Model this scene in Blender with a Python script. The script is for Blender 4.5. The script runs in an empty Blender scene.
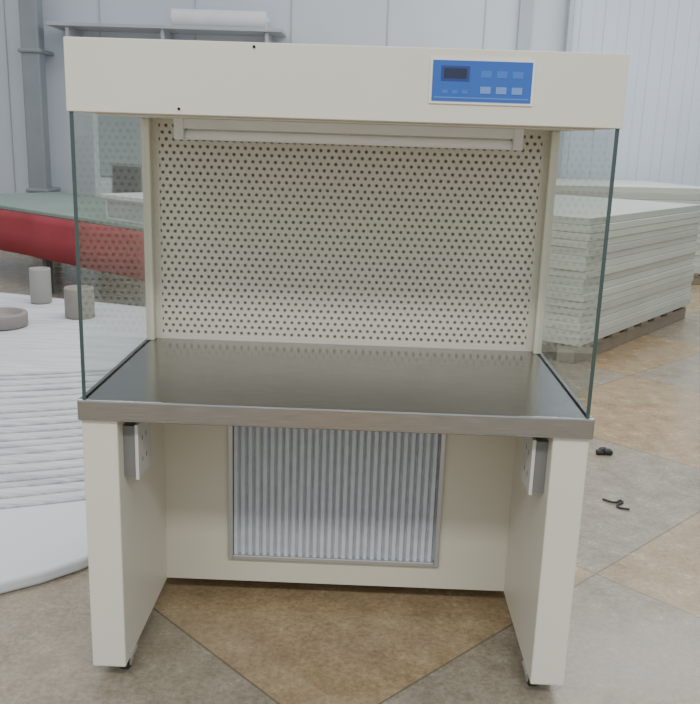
import bpy, bmesh, math, random
from mathutils import Matrix, Vector
random.seed(4)
S=bpy.context.scene
COL=S.collection
def lin(c):
    return tuple(((v/255)/12.92 if v/255<=.04045 else ((v/255+.055)/1.055)**2.4) for v in c)+(1,)
class N:
    def __init__(s,name):
        m=bpy.data.materials.new(name); m.use_nodes=True; s.m=m; s.nt=m.node_tree
        s.b=s.nt.nodes['Principled BSDF']; s.out=s.nt.nodes['Material Output']
    def n(s,t,**k):
        x=s.nt.nodes.new(t)
        for a,v in k.items(): setattr(x,a,v)
        return x
    def l(s,a,b): s.nt.links.new(a,b)
    def math(s,op,a,b=None,clamp=False):
        x=s.n('ShaderNodeMath',operation=op,use_clamp=clamp)
        for i,v in enumerate([a,b]):
            if v is None: continue
            if isinstance(v,(int,float)): x.inputs[i].default_value=v
            else: s.l(v,x.inputs[i])
        return x.outputs[0]
    def mix(s,f,a,b,bt='MIX'):
        x=s.n('ShaderNodeMix',data_type='RGBA',blend_type=bt)
        for i,v in ((0,f),(6,a),(7,b)):
            if isinstance(v,(int,float,tuple)): x.inputs[i].default_value=v
            else: s.l(v,x.inputs[i])
        return x.outputs[2]
    def noise(s,scale,detail=4,vec=None,stretch=None,rough=.5):
        x=s.n('ShaderNodeTexNoise'); x.inputs['Scale'].default_value=scale; x.inputs['Detail'].default_value=detail
        x.inputs['Roughness'].default_value=rough
        tc=s.n('ShaderNodeTexCoord')
        v=tc.outputs['Object']
        if stretch:
            mp=s.n('ShaderNodeMapping'); mp.inputs['Scale'].default_value=stretch; s.l(v,mp.inputs[0]); v=mp.outputs[0]
        s.l(v,x.inputs['Vector']); return x.outputs[0]
    def ramp(s,f,stops):
        x=s.n('ShaderNodeValToRGB'); e=x.color_ramp.elements
        while len(e)<len(stops): e.new(.5)
        for i,(p,c) in enumerate(stops): e[i].position=p; e[i].color=c
        s.l(f,x.inputs[0]); return x.outputs[0]
    def bump(s,h,st,dist=.01):
        x=s.n('ShaderNodeBump'); x.inputs['Strength'].default_value=st; x.inputs['Distance'].default_value=dist
        s.l(h,x.inputs['Height']); s.l(x.outputs[0],s.b.inputs['Normal'])
def mat(name,c,rough=.5,metal=0,var=.04,vs=6,bump=0,bs=200,coat=0,stretch=None):
    k=N(name); c1=lin(c)
    a=tuple(max(0,v*(1-var)) for v in c1[:3])+(1,); b=tuple(min(1,v*(1+var)) for v in c1[:3])+(1,)
    nz=k.noise(vs,3,stretch=stretch)
    k.l(k.ramp(nz,[(.3,a),(.7,b)]),k.b.inputs['Base Color'])
    k.b.inputs['Roughness'].default_value=rough; k.b.inputs['Metallic'].default_value=metal
    k.b.inputs['Coat Weight'].default_value=coat
    if bump: k.bump(k.noise(bs,2,stretch=stretch),bump,.002)
    return k.m
def empty(name,loc=(0,0,0)):
    e=bpy.data.objects.new(name,None); e.location=loc; e.empty_display_size=.1; COL.objects.link(e); return e
def obj(name,bm,m,parent=None,smooth=False,bevel=0,seg=2):
    me=bpy.data.meshes.new(name); bm.normal_update(); bm.to_mesh(me); bm.free()
    for x in (m if isinstance(m,(list,tuple)) else [m]): me.materials.append(x)
    if smooth:
        for p in me.polygons: p.use_smooth=True
    o=bpy.data.objects.new(name,me); COL.objects.link(o)
    if parent:
        o.parent=parent; o.matrix_parent_inverse=Matrix.Translation(-Vector(parent.location))
    if bevel:
        md=o.modifiers.new('bev','BEVEL'); md.width=bevel; md.segments=seg; md.limit_method='ANGLE'; md.angle_limit=.6
    return o
def bx(bm,x0,x1,y0,y1,z0,z1,mi=0,M=None):
    r=bmesh.ops.create_cube(bm,size=1)
    bmesh.ops.scale(bm,vec=(x1-x0,y1-y0,z1-z0),verts=r['verts'])
    bmesh.ops.translate(bm,vec=((x0+x1)/2,(y0+y1)/2,(z0+z1)/2),verts=r['verts'])
    if M: bmesh.ops.transform(bm,matrix=M,verts=r['verts'])
    for f in {f for v in r['verts'] for f in v.link_faces}: f.material_index=mi
    return r['verts']
def box(name,x0,x1,y0,y1,z0,z1,m,parent=None,bevel=0):
    bm=bmesh.new(); bx(bm,x0,x1,y0,y1,z0,z1); return obj(name,bm,m,parent,bevel=bevel)
def cyl(bm,c,r,h,axis='Z',seg=24,r2=None,mi=0):
    q=bmesh.ops.create_cone(bm,cap_ends=True,segments=seg,radius1=r,radius2=r if r2 is None else r2,depth=h)
    R={'Z':Matrix(),'X':Matrix.Rotation(math.pi/2,4,'Y'),'Y':Matrix.Rotation(math.pi/2,4,'X')}[axis]
    bmesh.ops.transform(bm,matrix=Matrix.Translation(c)@R,verts=q['verts'])
    for f in {f for v in q['verts'] for f in v.link_faces}: f.material_index=mi

# ---------------- camera
r=Vector((.99921,.0244,.03134)); u=Vector((-.0363,.24108,.96982)); f=Vector((-.01611,.9702,-.24178))
cam=bpy.data.cameras.new('camera'); co=bpy.data.objects.new('camera',cam); COL.objects.link(co)
M=Matrix.Identity(4)
for i in range(3): M[i][0]=r[i]; M[i][1]=u[i]; M[i][2]=-f[i]
M[0][3],M[1][3],M[2][3]=.0625,-1.8957,1.3644
co.matrix_world=M; cam.sensor_fit='HORIZONTAL'; cam.sensor_width=36; cam.lens=36*860.82/700; cam.clip_end=200
S.camera=co

# ---------------- materials
CREAM=mat('cream_powder_coat',(222,219,205),.42,0,.02,3,.15,900)
PERF=mat('perforated_cream_shaded',(214,210,193),.5,0,.02,3)  # cream made darker and yellower; interior shade is in the colour
INNER=mat('cream_inner_shaded',(213,209,191),.5,0,.02,3)  # shaded copy of the cream paint for the dimmer inner parts
DARK=mat('dark_void',(26,26,24),.9)
BLACK=mat('black_rubber',(48,47,45),.6)
ALU=mat('aluminium_frame',(196,197,196),.4,.7,.03,8)
WHITEP=mat('white_plastic',(232,232,228),.4)
# brushed stainless
k=N('brushed_stainless_steel')
nz=k.noise(14,6,stretch=(1,60,60)); n2=k.noise(3,3)
k.l(k.ramp(nz,[(.25,lin((146,146,146))),(.75,lin((184,184,184)))]),k.b.inputs['Base Color'])
k.b.inputs['Metallic'].default_value=1
k.l(k.math('ADD',k.math('MULTIPLY',n2,.14),.12),k.b.inputs['Roughness'])
k.bump(nz,.08,.001); STEEL=k.m
# glass
k=N('clear_glass')
tr=k.n('ShaderNodeBsdfTransparent'); tr.inputs[0].default_value=(.94,.965,.958,1)
gl=k.n('ShaderNodeBsdfGlossy'); gl.inputs['Roughness'].default_value=.02
lw=k.n('ShaderNodeLayerWeight'); lw.inputs['Blend'].default_value=.5
fc_=k.math('ADD',k.math('MULTIPLY',k.math('POWER',lw.outputs['Facing'],5),.8),.04)
mx=k.n('ShaderNodeMixShader'); k.l(fc_,mx.inputs[0]); k.l(tr.outputs[0],mx.inputs[1]); k.l(gl.outputs[0],mx.inputs[2])
k.l(mx.outputs[0],k.out.inputs[0]); GLASS=k.m
GEDGE=mat('glass_polished_edge',(64,80,78),.2)
FILT=mat('pleated_filter_media',(204,210,215),.8,0,.06,30)
# floor
k=N('terrazzo_tiles')
tc=k.n('ShaderNodeTexCoord'); sp=k.n('ShaderNodeSeparateXYZ'); k.l(tc.outputs['Object'],sp.inputs[0])
x,y=sp.outputs[0],k.math('SUBTRACT',sp.outputs[1],.69)
a=k.math('DIVIDE',k.math('ADD',k.math('ADD',y,x),.85),1.7)
b=k.math('DIVIDE',k.math('ADD',k.math('SUBTRACT',y,x),.85),1.7)
par=k.math('FLOORED_MODULO',k.math('ADD',k.math('FLOOR',a),k.math('FLOOR',b)),2)
def edge(v):
    fr=k.math('FRACT',v); return k.math('MINIMUM',fr,k.math('SUBTRACT',1,fr))
j=k.math('LESS_THAN',k.math('MINIMUM',edge(a),edge(b)),.0028)
fine=k.noise(60,6,rough=.75); mid=k.noise(9,6,rough=.7); big=k.noise(1.6,4,rough=.6)
tan=k.ramp(mid,[(.3,lin((138,118,90))),(.5,lin((164,143,112))),(.72,lin((186,168,138)))])
gry=k.ramp(mid,[(.3,lin((124,117,105))),(.5,lin((148,141,129))),(.72,lin((168,162,150)))])
c=k.mix(par,tan,gry)
c=k.mix(.6,c,k.ramp(fine,[(.3,lin((110,103,90))),(.7,lin((222,216,204)))]),'OVERLAY')
c=k.mix(k.math('MULTIPLY',k.ramp(big,[(.35,(0,0,0,1)),(.7,(1,1,1,1))]),.4),c,lin((160,150,130)))
c=k.mix(k.math('MULTIPLY',j,.7),c,lin((95,88,76)))
k.l(c,k.b.inputs['Base Color'])
k.l(k.math('ADD',k.math('MULTIPLY',mid,.25),.12),k.b.inputs['Roughness'])
FLOOR=k.m

# ---------------- room
box('floor',-9,9,-7,9,-.1,0,FLOOR)
WALL=mat('wall_panel_bluewhite',(206,213,222),.22,0,.04,.7)
bm=bmesh.new()
bx(bm,-9,9,9,9.15,0,4.5,0)
xs=-9
while xs<1.6:
    bx(bm,xs,xs+.012,8.985,9.0,0,4.5,1); xs+=1.15
obj('wall_back',bm,[WALL,mat('wall_seam',(180,186,194),.5)])
WALL2=mat('wall_left_paint',(214,216,216),.6,0,.02,1)
box('wall_left',-9.15,-9,-7,9,0,4.5,WALL2)
box('wall_right',9,9.15,-7,9,0,4.5,WALL2)
box('baseboard_back',-9,2.2,8.95,9,0,.12,mat('baseboard_grey',(140,142,145),.5))
bm=bmesh.new()
bx(bm,2.35,8,8.86,8.94,.02,4.2,0)
xx=2.45
while xx<8:
    bx(bm,xx,xx+.16,8.845,8.86,.06,4.15,0); xx+=.28
bx(bm,2.3,2.36,8.80,8.94,.02,4.3,1)
obj('door_1',bm,[mat('door_ribbed_panel',(206,215,227),.18,0,.04,.8),mat('door_frame',(174,182,192),.4)],bevel=.01)
box('trim_1',1.75,1.9,8.93,8.99,0,4.4,mat('trim_grey',(172,180,190),.4))
bm=bmesh.new(); bx(bm,-4.05,-3.83,8.55,8.75,0,4.4,0)
for z in (.6,2.2,3.6): bx(bm,-4.08,-3.80,8.52,8.97,z,z+.05,0)
obj('vertical_pipe_duct',bm,mat('duct_grey',(146,152,158),.45),bevel=.02)
L_=empty('wall_shelf',(-2.4,8.8,2.5))
bm=bmesh.new(); bx(bm,-3.7,-1.0,8.45,8.98,2.50,2.54); 
for a_ in (-3.5,-2.4,-1.2): bx(bm,a_,a_+.04,8.5,8.98,2.36,2.50)
obj('shelf_board',bm,mat('shelf_grey',(186,190,196),.5),L_,bevel=.005)
bm=bmesh.new(); cyl(bm,(-1.75,8.7,2.645),.105,1.1,'X',32); cyl(bm,(-1.75,8.7,2.645),.03,1.16,'X',16)
obj('white_film_roll',bm,mat('film_white',(228,230,232),.4),L_,bevel=.004)

# ---------------- bench
B=empty('laminar_flow_clean_bench')
Ht,Hb,Tt,Tb=1.551,1.400,.754,.703
bm=bmesh.new(); bx(bm,-.592,.592,0,.9,Hb,Ht)
bx(bm,-.56,.56,.10,.11,Hb-.004,Hb,0)
obj('header_box',bm,CREAM,B,bevel=.006,seg=3)
bm=bmesh.new()
cyl(bm,(-.35,-.001,1.412),.003,.004,'Y',12); cyl(bm,(-.19,-.001,1.542),.003,.004,'Y',12)
obj('header_screw_holes',bm,DARK,B)
bm=bmesh.new()
bx(bm,-.592,-.568,.61,.9,Tt,Hb); bx(bm,.568,.592,.61,.9,Tt,Hb)
bx(bm,-.568,.568,.72,.9,Tt,Hb)
obj('rear_plenum',bm,INNER,B,bevel=.003)
bm=bmesh.new()
p=.0218; rh=p*.866; px0,px1=-.562,.562; pz0,pz1=.768,1.395; Y=.645
nc=int((px1-px0-p/2)/p); nr=int((pz1-pz0)/rh); ox=px0+((px1-px0)-(nc+.5)*p)/2; R=.0052
for rI in range(nr):
    off=p/2 if rI%2 else 0
    for c in range(nc):
        cx=ox+off+(c+.5)*p; cz=pz0+(rI+.5)*rh
        outer=[];inner=[]
        hw_,hh_=p/2,rh/2
        O=[(1,0),(1,1),(0,1),(-1,1),(-1,0),(-1,-1),(0,-1),(1,-1)]
        for s,(dx,dz) in enumerate(O):
            an=2*math.pi*s/8
            outer.append(bm.verts.new((cx+dx*hw_,Y,cz+dz*hh_)))
            inner.append(bm.verts.new((cx+math.cos(an)*R,Y,cz+math.sin(an)*R)))
        for s in range(8):
            t=(s+1)%8; bm.faces.new((outer[s],outer[t],inner[t],inner[s]))
bmesh.ops.remove_doubles(bm,verts=bm.verts,dist=.00005)
zt=pz0+nr*rh
xa,xb=ox+p/2,ox+nc*p
bx(bm,-.568,xa,Y-.001,Y+.004,Tt,Hb); bx(bm,xb,.568,Y-.001,Y+.004,Tt,Hb)
bx(bm,xa,xb,Y-.001,Y+.004,Tt,pz0); bx(bm,xa,xb,Y-.001,Y+.004,zt,Hb)
obj('perforated_diffuser',bm,PERF,B)
box('diffuser_backing',-.565,.565,.653,.657,Tt+.002,Hb-.002,mat('diffuser_hole_shade',(176,168,148),.9),B)  # added sheet; its colour stands for the shade inside the holes
bm=bmesh.new()
bx(bm,-.455,.455,.44,.50,1.374,1.400,0)
bx(bm,-.46,-.435,.435,.505,1.345,1.400,0); bx(bm,.435,.46,.435,.505,1.345,1.400,0)
cyl(bm,(0,.47,1.358),.013,.87,'X',20,mi=1)
obj('fluorescent_lamp_fixture',bm,[WHITEP,mat('tube_glass_white',(245,245,242),.15)],B,bevel=.002)
for sx,nm in ((-1,'left'),(1,'right')):
    bm=bmesh.new(); a_,b_=sorted((sx*.588,sx*.579))
    bx(bm,a_,b_,.006,.612,Tt,Hb,0)
    bm.normal_update()
    for fc in bm.faces:
        if abs(fc.normal.x)<.5: fc.material_index=1
    obj('glass_side_'+nm,bm,[GLASS,GEDGE],B)
bm=bmesh.new(); bx(bm,-.6,.6,0,.66,Tb,Tt)
obj('steel_worktop',bm,STEEL,B,bevel=.004,seg=3)
T=.0846
bm=bmesh.new()
bx(bm,-.595,-.595+T,.012,.4638,.045,Tb); bx(bm,.595-T,.595,.012,.4638,.045,Tb)
obj('side_legs',bm,CREAM,B,bevel=.004)
fx0,fx1,fz0,fz1=-.322,.308,.125,.62
bm=bmesh.new()
bx(bm,-.594,fx0,.4638,.9,.05,Tb); bx(bm,fx1,.594,.4638,.9,.05,Tb)
bx(bm,fx0,fx1,.4638,.9,.05,fz0); bx(bm,fx0,fx1,.4638,.9,fz1,Tb); bx(bm,fx0,fx1,.56,.9,fz0,fz1)
bmesh.ops.remove_doubles(bm,verts=bm.verts,dist=.0001)
obj('base_cabinet',bm,INNER,B)
bm=bmesh.new(); w=.014
bx(bm,fx0,fx0+w,.452,.50,fz0,fz1); bx(bm,fx1-w,fx1,.452,.50,fz0,fz1)
bx(bm,fx0+w,fx1-w,.452,.50,fz0,fz0+w); bx(bm,fx0+w,fx1-w,.452,.50,fz1-w,fz1)
obj('filter_frame',bm,ALU,B,bevel=.002)
bm=bmesh.new(); n=28; x0=fx0+w; dx=(fx1-fx0-2*w)/n; pts=[]
for i in range(n):
    xx=x0+i*dx
    pts+=[(xx,.472),(xx+dx*.12,.462),(xx+dx*.6,.460),(xx+dx*.72,.469),(xx+dx*.86,.476)]
pts.append((x0+n*dx,.472))
prev=None
for (a_,b_) in pts:
    v=(bm.verts.new((a_,b_,fz0+w)),bm.verts.new((a_,b_,fz1-w)))
    if prev: bm.faces.new((prev[0],v[0],v[1],prev[1]))
    prev=v
obj('filter_pleats',bm,FILT,B)
BLUE=mat('panel_blue',(48,98,184),.35,0,.03)
bm=bmesh.new()
bx(bm,.180,.398,-.004,0,1.440,1.532,0)
bx(bm,.185,.393,-.0055,-.004,1.445,1.527,1)
bx(bm,.203,.262,-.0065,-.0055,1.486,1.516,2)
bx(bm,.209,.256,-.007,-.0065,1.491,1.511,3)
for i in range(3): bx(bm,.286+i*.033,.308+i*.033,-.0060,-.0055,1.494,1.508,4)
for i in range(3): bx(bm,.286+i*.033,.308+i*.033,-.0065,-.0055,1.462,1.476,6)
for i in range(3): bx(bm,.206+i*.021,.218+i*.021,-.0065,-.0055,1.460,1.468,4)
bx(bm,.19,.388,-.0062,-.0055,1.4515,1.4535,5)
obj('control_panel',bm,[WHITEP,BLUE,mat('lcd_bezel',(44,66,130),.3),mat('lcd_dark',(38,46,74),.15),mat('button_blue',(66,114,198),.4),mat('panel_line',(100,142,212),.4),mat('button_pale',(112,148,210),.4)],B)
for sx,nm in ((-1,'left'),(1,'right')):
    xi=.595-T
    def X(a_,b_): return sorted((sx*a_,sx*b_))
    bm=bmesh.new()
    bx(bm,*X(xi,xi-.03),.055,.165,.545,.675,0)
    bx(bm,*X(xi-.03,xi-.038),.050,.170,.54,.68,1)
    for zz in (.575,.63):
        for yy in (.085,.12):
            bx(bm,*X(xi-.038,xi-.0385),yy,yy+.004,zz,zz+.012,2)
    obj('power_socket_'+nm,bm,[mat('socket_box_grey',(120,120,118),.5),mat('socket_plate',(205,205,202),.4),mat('socket_slot',(70,70,70),.6)],B,bevel=.002)
i=0
for cx in (-.53,.53):
    for cy in (.08,.80):
        i+=1; bm=bmesh.new()
        cyl(bm,(cx,cy,.022),.022,.022,'X',20,mi=0)
        cyl(bm,(cx,cy,.022),.008,.03,'X',12,mi=1)
        bx(bm,cx-.017,cx-.013,cy-.012,cy+.012,.015,.05,1); bx(bm,cx+.013,cx+.017,cy-.012,cy+.012,.015,.05,1)
        bx(bm,cx-.025,cx+.025,cy-.025,cy+.025,.044,.051,1)
        obj('caster_%d'%i,bm,[BLACK,ALU],B)

# ---------------- stacks of panels (right)
PS=[mat('panel_sheet',(196,201,191),.5,0,.04,3),mat('pallet_wood',(140,131,114),.8,0,.1,6),mat('panel_sheet_b',(184,189,180),.5)]
def stack(origin,ang,L,D,H,n):
    bm=bmesh.new()
    Mx=Matrix.Translation(origin)@Matrix.Rotation(ang,4,'Z')
    for i in range(3):
        yy=.02+i*(D-.16)/2; bx(bm,0,L,yy,yy+.12,0,.09,1,Mx)
    m=int(L/.27)
    for i in range(m): bx(bm,.02+i*.27,.14+i*.27,0,D,.09,.12,1,Mx)
    z=.12; h=(H-.12)/n
    for i in range(n):
        o1,o2=random.uniform(-.010,.010),random.uniform(-.010,.010)
        bx(bm,o1,L+o1,o2,D+o2,z+.001,z+h-.001,0 if i%4 else 2,Mx); z+=h
    return obj('stack_of_wall_panels',bm,PS,bevel=.003)
ang=math.atan2(1.55,1.19)
stack((1.42,3.45,0),ang,2.15,1.9,.93,17)
stack((1.75,6.6,0),math.radians(12),1.9,1.6,.98,14)

# ---------------- foam sheets (left)
FOAM=N('white_epe_foam')
nz=FOAM.noise(5,3,stretch=(1,14,1)); 
FOAM.l(FOAM.ramp(nz,[(.35,lin((182,186,190))),(.65,lin((208,211,214)))]),FOAM.b.inputs['Base Color'])
FOAM.b.inputs['Roughness'].default_value=.6; FOAM.bump(nz,.5,.01); FOAM=FOAM.m
FOAM2=mat('smooth_foam_sheet',(206,210,215),.55,0,.02,2)
F=empty('foam_sheet_pile',(-1.6,1.6,0))
def sheet(name,c00,c10,c11,c01,z,th,m,drop=.0,seed=0,amp=.003,drop_len=.12):
    bm=bmesh.new(); nx,ny=30,40; g=[]
    rr=random.Random(seed); ph=rr.random()*1.2
    for j in range(ny+1):
        t=j/ny; row=[]
        for i in range(nx+1):
            s=i/nx
            a=Vector(c00).lerp(Vector(c10),s); b=Vector(c01).lerp(Vector(c11),s)
            a.y-=.26*math.sin(math.pi*s)
            q=a.lerp(b,t)
            zz=z+amp*math.sin(q.x*5+ph)*math.cos(q.y*3+ph)
            if t<drop_len:
                e=1-t/drop_len; zz-=drop*e*e
            row.append(bm.verts.new((q.x,q.y,zz)))
        g.append(row)
    for j in range(ny):
        for i in range(nx): bm.faces.new((g[j][i],g[j][i+1],g[j+1][i+1],g[j+1][i]))
    o=obj(name,bm,m,F,smooth=True)
    md=o.modifiers.new('s','SOLIDIFY'); md.thickness=th; md.offset=-1
    return o
n=19
for i in range(n):
    zz=.066+i*.012
    rr_=random.uniform(-.015,.015)
    sheet('foam_layer_%d'%(i+1),(-3.0,.92+.062*i+rr_),(-.70-.006*i,1.12+.055*i+rr_),(-.70-.01*i,3.3),(-3.4,4.05),zz,.0105,FOAM,drop=.010,seed=i,drop_len=.10)
out=[(-3.4,.0),(-2.2,.06),(-1.5,.19),(-1.2,.29),(-1.01,.395),(-.9,.475),(-.81,.565),(-.75,.65),(-.71,.80),(-.69,1.1),(-.68,3.0),(-3.4,3.9)]
bm=bmesh.new(); vs=[bm.verts.new((a_,b_,0)) for a_,b_ in out]; fc=bm.faces.new(vs)
e=bmesh.ops.extrude_face_region(bm,geom=[fc]); bmesh.ops.translate(bm,vec=(0,0,.045),verts=[v for v in e['geom'] if isinstance(v,bmesh.types.BMVert)])
bmesh.ops.recalc_face_normals(bm,faces=bm.faces)
obj('ground_foam_sheet',bm,FOAM2,F,bevel=.015,seg=4)
TOP=.066+18*.012+.002
def cup(name,x,y,r_,h,m,z=TOP):
    bm=bmesh.new(); seg=32
    prof=[(0,0),(r_*.92,0),(r_,.01),(r_,h-.01),(r_*.97,h),(r_*.8,h),(r_*.8,h-.03),(0,h-.03)]
    rings=[]
    for (a_,b_) in prof:
        rings.append([bm.verts.new((x+a_*math.cos(2*math.pi*t/seg),y+a_*math.sin(2*math.pi*t/seg),z+b_)) for t in range(seg)] if a_>0 else [bm.verts.new((x,y,z+b_))])
    for A_,B_ in zip(rings,rings[1:]):
        for t in range(seg):
            t2=(t+1)%seg
            if len(A_)==1: bm.faces.new((A_[0],B_[t2],B_[t]))
            elif len(B_)==1: bm.faces.new((A_[t],A_[t2],B_[0]))
            else: bm.faces.new((A_[t],A_[t2],B_[t2],B_[t]))
    bmesh.ops.recalc_face_normals(bm,faces=bm.faces)
    return obj(name,bm,m,smooth=True)
cup('tape_roll_core',-2.0,3.45,.065,.22,mat('core_grey',(150,148,143),.6))
cup('tape_roll_core.001',-1.62,3.05,.085,.18,mat('core_greybrown',(140,134,128),.6))
cup('adhesive_tape_roll',-1.96,2.75,.14,.08,mat('tape_brownish',(136,130,126),.5))
Tm=Matrix.Translation((-1.35,4.1,0))@Matrix.Rotation(math.radians(140),4,'Z')
G=empty('green_top_table',(-1.35,4.1,0))
bm=bmesh.new(); bx(bm,0,3.6,-1.3,0,.66,.70,0,Tm)
obj('tabletop',bm,mat('green_mat',(138,156,147),.6),G,bevel=.01)
bm=bmesh.new()
for a_ in (.1,1.7,3.45):
    for b_ in (-1.2,-.1): bx(bm,a_,a_+.06,b_,b_+.06,0,.66,0,Tm)
obj('table_legs',bm,mat('leg_steel',(90,92,94),.5),G)
bm=bmesh.new(); prev=None; nn=160
for i in range(nn+1):
    a_=-.02+3.64*i/nn; yy=.02+.006*math.sin(a_*9)+.003*math.sin(a_*23)
    col=[bm.verts.new(Tm@Vector((a_,.015 if q==0 else yy,zq))) for q,zq in enumerate((.665,.6,.48,.31))]
    if prev:
        for q in range(3): bm.faces.new((prev[q],prev[q+1],col[q+1],col[q]))
    prev=col
o=obj('red_cloth',bm,mat('red_cloth_fabric',(166,66,76),.8,0,.06,4),G,smooth=True)
md=o.modifiers.new('s','SOLIDIFY'); md.thickness=.004
bm=bmesh.new()
bx(bm,.25,.85,-.55,-.08,.70,.86,0,Tm); bx(bm,.28,.82,-.08,-.075,.72,.84,1,Tm)
bx(bm,.22,.88,-.58,-.05,.86,.89,0,Tm)
obj('white_equipment_case',bm,[mat('case_white',(226,229,228),.5),mat('case_front_grey',(178,184,184),.4)],bevel=.008)
# grey desktop monitor on the table
bm=bmesh.new()
bx(bm,1.05,1.50,-.62,-.57,.80,1.10,0,Tm); bx(bm,1.075,1.475,-.57,-.566,.825,1.075,1,Tm)
bx(bm,1.25,1.30,-.64,-.60,.71,.85,0,Tm); bx(bm,1.17,1.38,-.72,-.52,.70,.715,0,Tm)
obj('desktop_monitor',bm,[mat('monitor_grey',(150,154,156),.4),mat('monitor_screen',(92,98,102),.15)],bevel=.006)
bm=bmesh.new()
Cm=Matrix.Translation((-2.75,7.0,0))@Matrix.Rotation(math.radians(4),4,'Z')
bx(bm,0,1.5,0,.5,0,1.62,0,Cm); bx(bm,-.03,1.53,-.03,.53,1.62,1.68,0,Cm)
for i in range(2):
    bx(bm,.06+i*.71,.73+i*.71,-.015,0,.9,1.55,1,Cm); bx(bm,.06+i*.71,.73+i*.71,-.015,0,.1,.84,0,Cm)
    bx(bm,.66-(-.14)*i,.68-(-.14)*i,-.03,-.015,1.15,1.3,2,Cm)
obj('storage_cabinet',bm,[mat('cabinet_light_grey',(206,212,214),.4),mat('cabinet_dark_glass',(158,168,172),.2),mat('handle_grey',(120,122,124),.4)],bevel=.006)
bm=bmesh.new()
for i in range(5):
    cyl(bm,(1.15+.012*i,1.82+.01*(i%3),.012+.004*(i%2)),.012,.03,'XYZ'[i%3],10)
obj('black_plastic_scrap',bm,BLACK)
cu=bpy.data.curves.new('cable_offcut','CURVE'); cu.dimensions='3D'; cu.bevel_depth=.004; cu.bevel_resolution=3
s_=cu.splines.new('BEZIER'); P_=[(1.03,1.30,.005),(1.07,1.27,.006),(1.10,1.29,.005),(1.07,1.23,.005),(1.11,1.21,.005)]
s_.bezier_points.add(len(P_)-1)
for bp,q in zip(s_.bezier_points,P_): bp.co=q; bp.handle_left_type=bp.handle_right_type='AUTO'
cu.materials.append(BLACK); o=bpy.data.objects.new('cable_offcut',cu); COL.objects.link(o)

# ---------------- lights
W=bpy.data.worlds.new('world'); S.world=W; W.use_nodes=True
bg=W.node_tree.nodes['Background']; bg.inputs[0].default_value=(.92,.96,1,1); bg.inputs[1].default_value=.93
def area(name,loc,size,sy,e,col=(1,1,1),rot=(0,0,0)):
    l=bpy.data.lights.new(name,'AREA'); l.shape='RECTANGLE'; l.size=size; l.size_y=sy; l.energy=e; l.color=col
    o=bpy.data.objects.new(name,l); o.location=loc; o.rotation_euler=rot; COL.objects.link(o)
area('unseen_overhead_light',(0,-3.5,4.2),6,.6,220,(1,.985,.955))  # unseen lamp added behind the camera to brighten the bench interior
area('unseen_overhead_light.001',(0,2.6,4.2),5,.5,120,(1,.985,.96))
area('unseen_overhead_light.002',(3,6.5,4.2),5,.5,140,(.95,.98,1))
